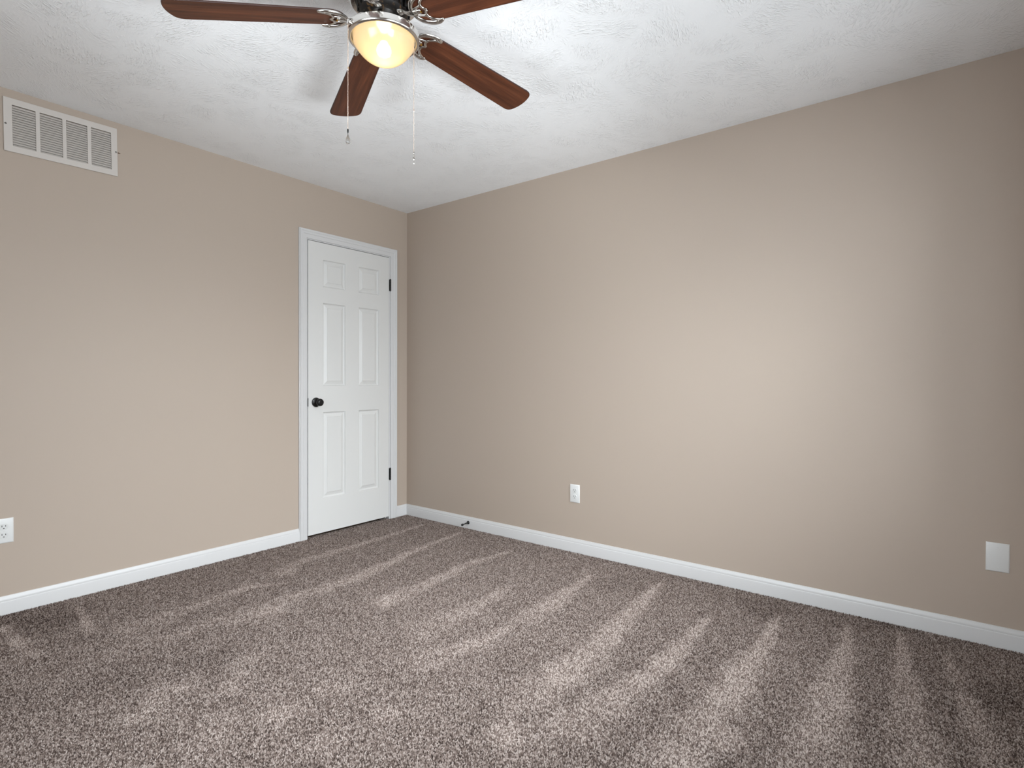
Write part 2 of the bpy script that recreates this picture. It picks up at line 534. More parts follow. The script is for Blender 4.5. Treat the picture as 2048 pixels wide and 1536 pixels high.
# metal duct behind the grille
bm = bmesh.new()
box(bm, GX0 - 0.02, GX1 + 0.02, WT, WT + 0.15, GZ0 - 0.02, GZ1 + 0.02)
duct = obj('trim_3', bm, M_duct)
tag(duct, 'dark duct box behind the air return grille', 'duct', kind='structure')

# ---- baseboards
BB = [(0.0, -0.05), (0.013, -0.05), (0.013, 0.056), (0.0122, 0.0585), (0.0105, 0.060), (0.0105, 0.064), (0.0095, 0.070), (0.0065, 0.076), (0.0055, 0.080), (0.0045, 0.083), (0.0, 0.083)]
def baseboard(name, p0, p1, nrm, label):
    bm = bmesh.new()
    A = [bm.verts.new((p0[0] + nrm[0] * d, p0[1] + nrm[1] * d, z)) for d, z in BB]
    B = [bm.verts.new((p1[0] + nrm[0] * d, p1[1] + nrm[1] * d, z)) for d, z in BB]
    n = len(BB)
    for i in range(n):
        j = (i + 1) % n
        bm.faces.new((A[i], A[j], B[j], B[i]))
    bm.faces.new(A); bm.faces.new(B)
    tag(obj(name, bm, M_white, smooth=True), label, 'baseboard', kind='structure')
baseboard('baseboard_left', (ROOM_X, 0, 0), (-0.9613, 0, 0), (0, -1), 'long white baseboard on the left wall, ending at the door casing')
baseboard('baseboard_corner', (-0.1115, 0, 0), (0, 0, 0), (0, -1), 'short white baseboard between the door casing and the corner')
baseboard('baseboard_right', (0, -0.0131, 0), (0, ROOM_Y, 0), (-1, 0), 'long white baseboard along the right wall')
baseboard('baseboard_back', (ROOM_X + 0.0131, ROOM_Y, 0), (-0.0131, ROOM_Y, 0), (0, 1), 'white baseboard under the window behind the camera')
baseboard('baseboard_front', (ROOM_X, -0.0131, 0), (ROOM_X, ROOM_Y, 0), (1, 0), 'white baseboard on the wall opposite the right wall')

# ---- door casing (mitred profile around the opening) and jamb
CP = [(0.0, 0.0), (0.0, 0.0065), (0.003, 0.0085), (0.010, 0.0095), (0.0265, 0.0105), (0.0275, 0.0125), (0.031, 0.0150), (0.0355, 0.0155), (0.043, 0.0150), (0.0445, 0.0175), (0.049, 0.0195), (0.054, 0.0190), (0.0555, 0.0140), (0.060, 0.0125), (0.060, 0.0)]
ci0, ci1, ciz = -0.9013, -0.1717, 2.0595
bm = bmesh.new()
rows = []
for o_, d in CP:
    rows.append([bm.verts.new(c) for c in ((ci0 - o_, -d, -0.04), (ci0 - o_, -d, ciz + o_), (ci1 + o_, -d, ciz + o_), (ci1 + o_, -d, -0.04))])
for a, b in zip(rows[:-1], rows[1:]):
    for k in range(3):
        bm.faces.new((a[k], a[k + 1], b[k + 1], b[k]))
bm.faces.new([r[0] for r in rows]); bm.faces.new([r[3] for r in rows])
tag(obj('trim_1', bm, M_white, smooth=True), 'white moulded casing around the closet door', 'door casing', kind='structure')
bm = bmesh.new()
jt = 0.0115
JX0, JX1, JZ = DX0 + jt, DX1 - jt, DZ1 - jt
prof = [(DX0, 0.0), (JX0, 0.0), (JX0, 0.036), (JX0 + 0.010, 0.036), (JX0 + 0.010, 0.068), (JX0, 0.068), (JX0, WT), (DX0, WT)]
for (a, b) in ((DX0 + .0005, JX0), (JX1, DX1 - .0005)):
    box(bm, a, b, 0.0005, WT, -0.04, DZ1 - 0.0005)
box(bm, JX0, JX1, 0.0005, WT, JZ, DZ1 - 0.0005)
for (a, b) in ((JX0, JX0 + 0.010), (JX1 - 0.010, JX1)):
    box(bm, a, b, 0.036, 0.068, -0.04, JZ)
tag(obj('trim_2', bm, M_white), 'white door jamb with stop inside the closet door opening', 'door jamb', kind='structure')

# ---- six panel door
SX0, SX1, SZ0, SZ1, SY = -0.8895, -0.1862, 0.0165, 2.0478, -0.002
bm = bmesh.new()
xs = [SX0, -0.773, -0.588, -0.472, -0.286, SX1]
zs = [SZ0, 0.258, 0.863, 1.047, 1.629, 1.742, 1.932, SZ1]
V = {}
def dv_(i, j):
    if (i, j) not in V: V[(i, j)] = bm.verts.new((xs[i], SY, zs[j]))
    return V[(i, j)]
for i in range(5):
    for j in range(7):
        q = (dv_(i, j), dv_(i + 1, j), dv_(i + 1, j + 1), dv_(i, j + 1))
        if i in (1, 3) and j in (1, 3, 5):
            prev = list(q)
            for ins, dep in ((0.0020, 0.0050), (0.006, 0.0095), (0.011, 0.0115), (0.034, 0.0042), (0.036, 0.0018), (0.0372, 0.0018)):
                ring = [bm.verts.new((x, SY + dep, z)) for x, z in ((xs[i] + ins, zs[j] + ins), (xs[i + 1] - ins, zs[j] + ins), (xs[i + 1] - ins, zs[j + 1] - ins), (xs[i] + ins, zs[j + 1] - ins))]
                for k in range(4):
                    bm.faces.new((prev[k], prev[(k + 1) % 4], ring[(k + 1) % 4], ring[k]))
                prev = ring
            bm.faces.new(prev)
        else:
            bm.faces.new(q)
# sides and back of the slab
bk = {}
border = [(i, 0) for i in range(5)] + [(5, j) for j in range(7)] + [(i, 7) for i in range(5, 0, -1)] + [(0, j) for j in range(7, 0, -1)]
back = [bm.verts.new((xs[i], SY + 0.035, zs[j])) for i, j in border]
for k in range(len(border)):
    n_ = (k + 1) % len(border)
    bm.faces.new((V[border[k]], V[border[n_]], back[n_], back[k]))
bm.faces.new(back)
door = obj('door_1', bm, M_door)
tag(door, 'closed white six panel door with black knob near the corner', 'door', kind='structure')

def hinge(zc):
    bm = bmesh.new()
    M = Matrix.Translation((-0.1775, -0.0085, zc - 0.0445))
    for k in range(5):
        lathe(bm, [(0.0, k * 0.0178 + 0.0004), (0.0062, k * 0.0178 + 0.0004), (0.0062, k * 0.0178 + 0.0174), (0.0, k * 0.0178 + 0.0174)], 16, M)
    lathe(bm, [(0, -0.004), (0.004, -0.0035), (0.0045, 0.0), (0.0045, 0.089), (0.0055, 0.0905), (0.003, 0.094), (0, 0.0945)], 16, M)
    box(bm, -0.1812, -0.1738, -0.0075, -0.0035, zc - 0.0445, zc + 0.0445)
    box(bm, -0.1845, -0.1752, -0.0035, 0.010, zc - 0.0445, zc + 0.0445)
    h = obj('hinge', bm, M_black, door, smooth=True)
    h['label'] = 'black door hinge'
    return h
hinge(1.8337)
hinge(0.3500)

MX = Matrix.Rotation(math.radians(90), 4, 'X')      # local +z -> world -y
kb = Matrix.Translation((-0.829, SY, 0.9345)) @ MX
bm = bmesh.new()
lathe(bm, [(0.0, -0.001), (0.033, -0.001), (0.033, 0.003), (0.0315, 0.006), (0.027, 0.008), (0.024, 0.0085), (0.020, 0.0105), (0.016, 0.0135), (0.0, 0.0135)], 48, kb)
ros = obj('knob_rosette', bm, M_black, door, smooth=True)
bm = bmesh.new()
lathe(bm, [(0.0, 0.013), (0.0115, 0.013), (0.0105, 0.020), (0.011, 0.028), (0.015, 0.033), (0.0215, 0.037), (0.0255, 0.043), (0.0265, 0.049), (0.0255, 0.055), (0.0215, 0.0605), (0.016, 0.0635), (0.013, 0.0640), (0.012, 0.0632), (0.0, 0.0632)], 48, kb)
obj('door_knob', bm, M_black, door, smooth=True)['label'] = 'round black door knob'
bm = bmesh.new()
box(bm, SX0 - 0.0034, SX0 + 0.0012, SY - 0.0014, 0.024, 0.9065, 0.9635)
obj('latch_plate', bm, M_black, door)

# ---- unseen windows: one behind the camera, one added for side light
def window(name, label, W, M):
    """built in a frame where the wall face is local y = 0, the room is at +y and x runs along the wall"""
    x0, x1, z0, z1 = W
    zm = (z0 + z1) / 2
    bm = bmesh.new()
    for (a, b, c, d) in ((x0, x0 + .045, z0, z1), (x1 - .045, x1, z0, z1), (x0 + .045, x1 - .045, z0, z0 + .05), (x0 + .045, x1 - .045, z1 - .045, z1), (x0 + .045, x1 - .045, zm - .02, zm + .02)):
        box(bm, a, b, -0.09, -0.03, c, d)
    bm.transform(M)
    win = obj(name, bm, M_white)
    tag(win, label, 'window', kind='structure')
    for (c, d) in ((z0 + .05, zm - .02), (zm + .02, z1 - .045)):
        bm = bmesh.new(); box(bm, x0 + .045, x1 - .045, -.062, -.058, c, d); bm.transform(M)
        obj('window_pane', bm, M_pane, win)
    bm = bmesh.new(); box(bm, x0 - .05, x1 + .05, -0.028, .035, z0 - .022, z0); bm.transform(M)
    obj('window_sill', bm, M_white, win, bevel=.004)
    bm = bmesh.new()
    rows = []
    for o_, d in CP:
        rows.append([bm.verts.new(c) for c in ((x0 - o_, d, z0), (x0 - o_, d, z1 + o_), (x1 + o_, d, z1 + o_), (x1 + o_, d, z0))])
    for a, b in zip(rows[:-1], rows[1:]):
        for k in range(3): bm.faces.new((a[k], a[k + 1], b[k + 1], b[k]))
    bm.transform(M)
    obj('window_casing', bm, M_white, win, smooth=True)
window('window_1', 'white framed sash window in the wall behind the camera', WIN, Matrix.Translation((0, ROOM_Y, 0)))
window('fill_window', 'white framed sash window added opposite the broad right wall for side light', (-FILL_WIN[1], -FILL_WIN[0], FILL_WIN[2], FILL_WIN[3]),
       Matrix.Translation((ROOM_X, 0, 0)) @ Matrix.Rotation(math.radians(-90), 4, 'Z'))

# ------------------------------------------------------------------ carpet
nx, ny = 311, 331
gx = np.linspace(ROOM_X, 0.0, nx); gy = np.linspace(ROOM_Y, 0.0, ny)
X, Y = np.meshgrid(gx, gy)
def sstep(x):
    x = np.clip(x, 0, 1); return x * x * (3 - 2 * x)
nap_f = np.zeros_like(X)
for pts, w0, w1, amp in STREAKS:
    best = np.full(X.shape, 9.0); tt = np.zeros_like(X); side = np.zeros_like(X)
    seg = [math.dist(pts[i], pts[i + 1]) for i in range(len(pts) - 1)]
    tot = sum(seg); acc = 0
    for i in range(len(pts) - 1):
        (ax, ay), (bx_, by_) = pts[i], pts[i + 1]
        dx, dy = bx_ - ax, by_ - ay
        k = ((X - ax) * dx + (Y - ay) * dy) / (dx * dx + dy * dy)
        kc = np.clip(k, 0, 1)
        d = np.hypot(X - ax - kc * dx, Y - ay - kc * dy)
        s = np.sign((X - ax) * dy - (Y - ay) * dx)
        upd = d < best
        best = np.where(upd, d, best); tt = np.where(upd, (acc + kc * seg[i]) / tot, tt); side = np.where(upd, s, side)
        acc += seg[i]
    w = w0 + (w1 - w0) * tt
    wob = 1 + 0.25 * np.sin(X * 23 + Y * 17) * np.sin(X * 11 - Y * 29)
    prof_ = 1 - sstep((best / (w * wob) - 0.25) / 0.9)
    fade = sstep(tt / 0.06 + 0.3) * (1 - 0.35 * sstep((tt - 0.6) / 0.4))
    nap_f = np.maximum(nap_f, amp * prof_ * fade)
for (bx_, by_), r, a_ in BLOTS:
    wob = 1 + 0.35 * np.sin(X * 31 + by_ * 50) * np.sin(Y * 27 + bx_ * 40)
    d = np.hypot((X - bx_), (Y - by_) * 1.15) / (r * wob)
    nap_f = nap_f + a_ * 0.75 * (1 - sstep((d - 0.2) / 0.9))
nap_f = np.clip(nap_f, -0.8, 1.1)
# backing sheet of the carpet plus one small cone per yarn tuft
BASE = -0.0060
def nap_at(x, y):
    fx = np.clip((x - ROOM_X) / -ROOM_X * (nx - 1), 0, nx - 1.001); fy = np.clip((y - ROOM_Y) / -ROOM_Y * (ny - 1), 0, ny - 1.001)
    i0 = fx.astype(int); j0 = fy.astype(int); u = fx - i0; v = fy - j0
    return (nap_f[j0, i0] * (1 - u) * (1 - v) + nap_f[j0, i0 + 1] * u * (1 - v) + nap_f[j0 + 1, i0] * (1 - u) * v + nap_f[j0 + 1, i0 + 1] * u * v)
rng = np.random.default_rng(7)
SP = TUFT
tx, ty = np.meshgrid(np.arange(ROOM_X + .016, -.0150, SP), np.arange(ROOM_Y + .016, -.0150, SP * 0.87))
tx = tx + (np.arange(tx.shape[0]) % 2)[:, None] * SP * 0.5
tx, ty = tx.ravel(), ty.ravel()
# under the door and along its sill
ex, ey = np.meshgrid(np.arange(DX0 + .02, DX1 - .02, SP), np.arange(-.0145, 0.028, SP * 0.87))
tx = np.concatenate([tx, ex.ravel()]); ty = np.concatenate([ty, ey.ravel()])
N = len(tx)
tx = tx + rng.uniform(-.35, .35, N) * SP; ty = ty + rng.uniform(-.35, .35, N) * SP
keep = (tx < -.0132) & (tx > ROOM_X + .0132) & (ty > ROOM_Y + .0132) & ((ty < -.0132) | ((tx > DX0 + .016) & (tx < DX1 - .016)))
# the casing legs stand a little proud of the baseboards
leg = (ty > -.0195) & (((tx > -.964) & (tx < -.898)) | ((tx > -.176) & (tx < -.109)))
keep &= ~leg
tx, ty = tx[keep], ty[keep]; N = len(tx)
nap_t = nap_at(tx, ty)
hgt = rng.uniform(-.0022, .0014, N) + np.where(np.minimum(-tx, -ty) < .03, rng.uniform(0, .0028, N), 0)
rad = rng.uniform(.62, .86, N) * SP
ang = rng.uniform(0, 6.283, N)
lean = rng.uniform(0, .0030, N); la = rng.uniform(0, 6.283, N)
co = np.zeros((N, 5, 3), dtype=np.float32)
for k in range(4):
    co[:, k, 0] = tx + rad * np.cos(ang + k * 1.5708); co[:, k, 1] = ty + rad * np.sin(ang + k * 1.5708); co[:, k, 2] = BASE
co[:, 4, 0] = tx + lean * np.cos(la) ; co[:, 4, 1] = ty + lean * np.sin(la); co[:, 4, 2] = hgt
# keep the skirts of the outer tufts inside the room
co[:, :4, 0] = np.clip(co[:, :4, 0], ROOM_X + .0131, -.0131)
co[:, :4, 1] = np.maximum(co[:, :4, 1], ROOM_Y + .0131)
inroom = (ty < -.0132)
co[inroom, :4, 1] = np.minimum(co[inroom, :4, 1], -.0131)
co[:, 4, 0] = np.clip(co[:, 4, 0], ROOM_X + .0134, -.0134)
base_co = np.array([(ROOM_X, ROOM_Y, BASE), (0, ROOM_Y, BASE), (0, 0, BASE), (ROOM_X, 0, BASE),
                    (DX0 + .0125, 0, BASE), (DX1 - .0125, 0, BASE), (DX1 - .0125, .032, BASE), (DX0 + .0125, .032, BASE)], dtype=np.float32)
allco = np.concatenate([base_co, co.reshape(-1, 3)])
o_ = (8 + np.arange(N) * 5)[:, None]
tri = np.stack([np.stack([o_[:, 0] + k, o_[:, 0] + (k + 1) % 4, o_[:, 0] + 4], 1) for k in range(4)], 1).reshape(-1, 3)
loops = np.concatenate([np.arange(8), tri.ravel()]).astype(np.int32)
starts = np.concatenate([[0, 4], 8 + 3 * np.arange(4 * N)]).astype(np.int32)
me = bpy.data.meshes.new('carpet')
me.vertices.add(len(allco)); me.vertices.foreach_set('co', allco.ravel())
me.loops.add(len(loops)); me.loops.foreach_set('vertex_index', loops)
me.polygons.add(len(starts)); me.polygons.foreach_set('loop_start', starts)
me.update(calc_edges=True)
me.polygons.foreach_set('use_smooth', np.ones(len(starts), dtype=bool))
at = me.attributes.new('nap', 'FLOAT', 'POINT')
at.data.foreach_set('value', np.concatenate([np.zeros(8), np.repeat(nap_t, 5)]).astype(np.float32))
at = me.attributes.new('yarn', 'FLOAT', 'POINT')
at.data.foreach_set('value', np.concatenate([np.zeros(8), np.repeat(rng.random(N), 5)]).astype(np.float32))
me.materials.append(M_carpet)
carpet = bpy.data.objects.new('carpet', me)
COL.objects.link(carpet)
tag(carpet, 'taupe cut pile carpet with pale vacuum strokes covering the whole floor', 'carpet', kind='stuff')

# ------------------------------------------------------------------ air return grille
gw, gh = 0.4485, 0.2485
gr = empty('return_air_grille', (-2.2255, -0.0003, 2.2785), (0, math.radians(-0.85), 0))
tag(gr, 'off white louvred air return grille high on the left wall', 'air vent')
hx = gw / 2
bank = [(-0.1925, -0.1080), (-0.0915, -0.0060), (0.0100, 0.0950), (0.1115, 0.1965)]
us = [-hx] + [q for b_ in bank for q in b_] + [hx]
lz0, lz1 = -0.0955, 0.0945
ws = [-gh / 2, lz0, lz1, gh / 2]
bm = bmesh.new()
slab_with_holes(bm, us, ws, {(1, 1), (3, 1), (5, 1), (7, 1)}, -0.0075, -0.0005, lambda u, w, d: (u, d, w))
obj('grille_frame', bm, M_grille, gr, bevel=0.0018)
NL = 17
for a, b in bank:
    bm = bmesh.new()
    p = (lz1 - lz0) / NL
    for k in range(NL):
        zt = lz1 - k * p - 0.0032
        # a stamped blade: leans out towards the room at the bottom, lip at the front
        sec = [(0.0010, zt), (-0.0052, zt - p * 0.93), (-0.0062, zt - p * 0.93), (-0.0062, zt - p * 0.93 + 0.0012), (0.0010, zt + 0.0014)]
        A = [bm.verts.new((a + 0.0004, y, z)) for y, z in sec]
        B = [bm.verts.new((b - 0.0004, y, z)) for y, z in sec]
        n_ = len(sec)
        for i in range(n_):
            j = (i + 1) % n_
            bm.faces.new((A[i], A[j], B[j], B[i]))
        bm.faces.new(A); bm.faces.new(B)
    obj('louver_bank', bm, M_grille, gr)
for sx in (-0.2165, 0.2175):
    bm = bmesh.new()
    Ms = Matrix.Translation((sx, -0.0075, 0.001)) @ MX
    lathe(bm, [(0, -0.001), (0.0042, -0.001), (0.0042, 0.0006), (0.0030, 0.0018), (0.0012, 0.0022), (0.0011, 0.0012), (0, 0.0012)], 20, Ms)
    s_ = obj('screw', bm, M_screw, gr, smooth=True)
    s_['label'] = 'grey screw head'

# ------------------------------------------------------------------ outlets and blank plate
# built facing local -y, centre at origin
def plate_bm(w=0.0705, h=0.1145, t_=0.0055, holes=None):
    bm = bmesh.new()
    L = [(w / 2, h / 2, 0.0), (w / 2, h / 2, -0.0018), (w / 2 - 0.0022, h / 2 - 0.0022, -0.0042), (w / 2 - 0.0058, h / 2 - 0.0058, -t_)]
    prev = None
    for a, b, y in L:
        ring = [bm.verts.new((sx * a, y, sz * b)) for sx, sz in ((-1, -1), (1, -1), (1, 1), (-1, 1))]
        if prev:
            for k in range(4): bm.faces.new((prev[k], prev[(k + 1) % 4], ring[(k + 1) % 4], ring[k]))
        else: bm.faces.new(ring)
        prev = ring
    bm.faces.new(prev)
    return bm


def face_outline(w=0.0335, h=0.0285, n=10):
    """duplex receptacle face: flat top and bottom, round sides"""
    R = w / 2
    a = math.asin((h / 2) / R)
    pts = []
    for k in range(n + 1):
        q = -a + 2 * a * k / n; pts.append((R * math.cos(q), R * math.sin(q)))
    for k in range(n + 1):
        q = math.pi - a + 2 * a * k / n; pts.append((R * math.cos(q), R * math.sin(q)))
    return pts


def make_outlet(loc, rz, label):
    root = empty('wall_outlet', loc, (0, 0, rz))
    tag(root, label, 'outlet')
    pl = obj('cover_plate', plate_bm(), M_plate, root, smooth=True)
    bm = bmesh.new()
    Ms = Matrix.Translation((0, -0.0053, 0)) @ MX
    lathe(bm, [(0, 0), (0.0032, 0), (0.0030, 0.0008), (0.0018, 0.0013), (0, 0.0014)], 16, Ms)
    obj('screw', bm, M_plate, root, smooth=True)
    for zc in (0.0197, -0.0197):
        bm = bmesh.new()
        pts = face_outline()
        prev = None
        for sc_, y in ((1.0, -0.004), (1.0, -0.0066), (0.965, -0.0072)):
            ring = [bm.verts.new((x * sc_, y, zc + z * sc_)) for x, z in pts]
            if prev:
                for k in range(len(pts)): bm.faces.new((prev[k], prev[(k + 1) % len(pts)], ring[(k + 1) % len(pts)], ring[k]))
            prev = ring
        bm.faces.new(prev)
        rc = obj('receptacle', bm, M_recept, root, smooth=True)
        # grey gap line round the face
        for x0, hh in ((-0.0064, 0.0082), (0.0064, 0.0070)):
            bm = bmesh.new(); box(bm, x0 - 0.0012, x0 + 0.0012, -0.0074, -0.0070, zc + 0.0035 - hh / 2, zc + 0.0035 + hh / 2)
            obj('slot', bm, M_slot, rc)
        bm = bmesh.new()
        g_ = [bm.verts.new((0.0027 * math.cos(q), -0.0074, zc - 0.0078 + 0.0027 * math.sin(q))) for q in [math.pi * k / 10 for k in range(11)]] + \
             [bm.verts.new((0.0027 * math.cos(q), -0.0074, zc - 0.0078 - 0.0016)) for q in (math.pi, 0)]
        f_ = bm.faces.new(g_)
        r_ = bmesh.ops.extrude_face_region(bm, geom=[f_])
        bmesh.ops.translate(bm, vec=(0, 0.0006, 0), verts=[v for v in r_['geom'] if isinstance(v, bmesh.types.BMVert)])
        obj('ground_hole', bm, M_slot, rc)
    return root
M_recept = mat('outlet_face_plastic', rgb(222, 222, 220), 0.35, 0, 0.5)
make_outlet((-2.4547, -0.0002, 0.3868), 0.0, 'white duplex outlet low on the left wall, cut by the picture edge')
make_outlet((-0.0002, -1.5932, 0.3706), math.radians(-90), 'white duplex outlet low on the right wall, past the door stop')

bp = empty('blank_wall_plate', (-0.0002, -3.6250, 0.3672), (0, 0, math.radians(-90)))
tag(bp, 'blank white cover plate low at the right end of the right wall', 'wall plate')
obj('cover_plate', plate_bm(0.0745, 0.1185), M_plate, bp, smooth=True)
for zc in (0.0415, -0.0415):
    bm = bmesh.new()
    Ms = Matrix.Translation((0, -0.0053, zc)) @ MX
    lathe(bm, [(0, 0), (0.0034, 0), (0.0032, 0.0008), (0.0018, 0.0014), (0, 0.0015)], 16, Ms)
    box(bm, -0.0026, 0.0026, -0.0070, -0.0066, zc - 0.0004, zc + 0.0004)
    obj('screw', bm, M_plate, bp, smooth=True)

# ------------------------------------------------------------------ door stop on the right baseboard
ds = empty('door_stop', (-0.013, -0.688, 0.0425))
tag(ds, 'small black rod door stop screwed to the right baseboard', 'door stop')
tip = Vector((-0.070, 0.0, -0.0045))
def axis_matrix(p, d):
    d = d.normalized(); z = d; x = Vector((0, 1, 0)); x = (x - z * x.dot(z)).normalized(); y = z.cross(x)
    M_ = Matrix((x, y, z)).transposed().to_4x4(); M_.translation = p; return M_
Md = axis_matrix(Vector((0, 0, 0)), tip)
bm = bmesh.new()
lathe(bm, [(0, -0.0006), (0.0125, -0.0006), (0.0125, 0.003), (0.0105, 0.006), (0.0055, 0.010), (0.0040, 0.014), (0.0036, 0.058), (0, 0.058)], 24, Md)
obj('stop_rod', bm, M_black, ds, smooth=True)
bm = bmesh.new()
lathe(bm, [(0, 0.054), (0.0052, 0.054), (0.0078, 0.058), (0.0085, 0.063), (0.0078, 0.069), (0.0050, 0.0725), (0, 0.073)], 24, Md)
obj('rubber_tip', bm, M_rubber, ds, smooth=True)

# ------------------------------------------------------------------ ceiling fan
FC = Vector((-1.8493, -1.9792, ROOM_H))
fan = empty('ceiling_fan', FC)
tag(fan, 'ceiling fan with walnut blades, nickel fittings and lit amber bowl light', 'ceiling fan')
zz = lambda z: z - ROOM_H                 # world height -> fan local

bm = bmesh.new()
lathe(bm, [(0.060, zz(2.345)), (0.098, zz(2.330)), (0.106, zz(2.326)), (0.110, zz(2.330)), (0.114, zz(2.345)), (0.118, zz(2.375)), (0.112, zz(2.405)), (0.090, zz(2.425)), (0.082, zz(2.4399)), (0.0, zz(2.4399))], 64, None, cap=False)
obj('motor_housing', bm, M_nickel, fan, smooth=True)
bm = bmesh.new()
lathe(bm, [(0, zz(2.342)), (0.094, zz(2.338)), (0.094, zz(2.332)), (0.080, zz(2.326)), (0.078, zz(2.300)), (0.070, zz(2.292)), (0.040, zz(2.288)), (0, zz(2.288))], 48)
# vent ribs round the rotor
for k in range(24):
    a = 2 * math.pi * k / 24
    p = Vector((0.083 * math.cos(a), 0.083 * math.sin(a), zz(2.313)))
    tube(bm, [p + Vector((0, 0, -0.012)), p + Vector((0, 0, 0.012))], 0.004, 6)
obj('motor_rotor', bm, M_motor, fan, smooth=True)
bm = bmesh.new()
lathe(bm, [(0.0, zz(2.292)), (0.047, zz(2.292)), (0.047, zz(2.262)), (0.049, zz(2.258)), (0.049, zz(2.248)), (0.044, zz(2.240)), (0.044, zz(2.228)), (0, zz(2.228))], 48)
obj('switch_housing', bm, M_nickel, fan, smooth=True)

# light fitter ring
bm = bmesh.new()
lathe(bm, [(0.0, zz(2.2345)), (0.108, zz(2.2360)), (0.1125, zz(2.2348)), (0.1155, zz(2.2315)), (0.1155, zz(2.2140)), (0.1145, zz(2.2100)), (0.1120, zz(2.2080)), (0.1065, zz(2.2075)), (0.1035, zz(2.2100)), (0.1035, zz(2.2230)), (0.0, zz(2.2240))], 96, None, cap=False)
obj('light_ring', bm, M_nickel, fan, smooth=True)
# frosted bowl: short side wall, crisp edge, dome
bm = bmesh.new()
bowl = [(0.1005, 2.2200), (0.1000, 2.2100), (0.0985, 2.2010), (0.0978, 2.1975), (0.0970, 2.1950), (0.0955, 2.1932)]
for k in range(1, 15):
    r_ = 0.0955 * (1 - k / 14)
    bowl.append((r_, 2.1375 + 0.0557 * (r_ / 0.0955) ** 2.7))
lathe(bm, [(r, zz(z)) for r, z in bowl], 96, None, cap=False)
bw = obj('glass_bowl', bm, M_bowl, fan, smooth='all')
bw['label'] = 'lit frosted amber glass bowl'
bm = bmesh.new()
lathe(bm, [(0.0, zz(2.161)), (0.012, zz(2.1630)), (0.0205, zz(2.169)), (0.0235, zz(2.178)), (0.021, zz(2.189)), (0.014, zz(2.199)), (0.0110, zz(2.206)), (0.0, zz(2.206))], 24)
obj('light_bulb', bm, M_bulb, fan, smooth=True, loc=(0.0, 0.0, 0.0))

# blades
R0, R1 = 0.124, 0.664
def outline():
    pts = []
    hw0, hw1 = 0.053, 0.0665
    pts.append((R0, -0.012))
    for k in range(1, 9):            # root corner, -v side
        q = k / 8; pts.append((R0 + 0.052 * (1 - math.cos(q * math.pi / 2)), -0.012 - (hw0 - 0.012) * math.sin(q * math.pi / 2)))
    pts.append((0.45, -(hw0 + (hw1 - hw0) * (0.45 - .18) / (.62 - .18))))
    sag, fil = 0.017, 0.024            # bow of the tip, rounding of its corners
    curve = lambda v_: R1 - sag * (v_ / hw1) ** 2
    def corner(s):
        p0, p1, p2 = (R1 - sag - fil, s * hw1), (R1 - sag, s * hw1), (curve(hw1 - fil * .8), s * (hw1 - fil * .8))
        return [tuple((1 - q) ** 2 * a + 2 * q * (1 - q) * b_ + q * q * c for a, b_, c in zip(p0, p1, p2)) for q in [k / 8 for k in range(9)]]
    pts += corner(-1)
    for k in range(1, 10):
        v_ = (hw1 - fil * .8) * (-1 + 2 * k / 10); pts.append((curve(v_), v_))
    pts += corner(1)[::-1]
    pts.append((0.45, (hw0 + (hw1 - hw0) * (0.45 - .18) / (.62 - .18))))
    for k in range(8, 0, -1):
        q = k / 8; pts.append((R0 + 0.052 * (1 - math.cos(q * math.pi / 2)), 0.012 + (hw0 - 0.012) * math.sin(q * math.pi / 2)))
    pts.append((R0, 0.012))
    seen = []
    for p in pts:
        if not seen or math.dist(p, seen[-1]) > 5e-4: seen.append(p)
    return seen
def blade_bm():
    o_ = outline()
    cu = sum(p[0] for p in o_) / len(o_)
    bm = bmesh.new()
    def ring(ins, w):
        r_ = []
        n_ = len(o_)
        for i, (u, v_) in enumerate(o_):
            a_, b_ = o_[i - 1], o_[(i + 1) % n_]
            dx, dy = b_[0] - a_[0], b_[1] - a_[1]; l_ = math.hypot(dx, dy)
            r_.append(bm.verts.new((u - ins * dy / l_, v_ + ins * dx / l_, w)))
        return r_
    R_ = [ring(0.0022, 0.0), ring(0.0006, 0.0007), ring(0.0, 0.002), ring(0.0, 0.0045), ring(0.0006, 0.0058), ring(0.0022, 0.0065)]
    for a_, b_ in zip(R_[:-1], R_[1:]):
        for k in range(len(a_)):
            j = (k + 1) % len(a_); f_ = bm.faces.new((a_[k], a_[j], b_[j], b_[k])); f_.material_index = 1
    bm.faces.new(R_[0]); bm.faces.new(R_[-1])
    return bm
def bracket_bm():
    bm = bmesh.new()
    w = -0.0035
    for s in (1, -1):
        outer = smooth_path([(0.118, 0.004 * s, w), (0.123, 0.022 * s, w), (0.138, 0.040 * s, w), (0.160, 0.051 * s, w), (0.180, 0.0545 * s, w), (0.195, 0.0510 * s, w), (0.203, 0.046 * s, w + .0015)])
        n_ = len(outer)
        tube(bm, outer, [0.0062 + 0.0022 * math.sin(math.pi * i / (n_ - 1)) - (0.004 if i > n_ - 3 else 0) for i in range(n_)], 12, 0.6)
        inner = smooth_path([(0.195, 0.0485 * s, w), (0.180, 0.043 * s, w), (0.166, 0.033 * s, w), (0.158, 0.020 * s, w), (0.161, 0.009 * s, w), (0.170, 0.0, w)])
        tube(bm, inner, 0.0048, 10, 0.7)
        spoke = smooth_path([(0.124, 0.010 * s, w), (0.142, 0.016 * s, w), (0.163, 0.021 * s, w)])
        tube(bm, spoke, 0.0045, 10, 0.7)
    # hub plate between the arcs
    tube(bm, smooth_path([(0.106, 0, w + .002), (0.120, 0, w), (0.138, 0, w), (0.150, 0, w)]), [0.010] * 4 + [0.012] * 5 + [0.010] * 5 + [0.008] * 4 + [0.004], 12, 0.5)
    return bm
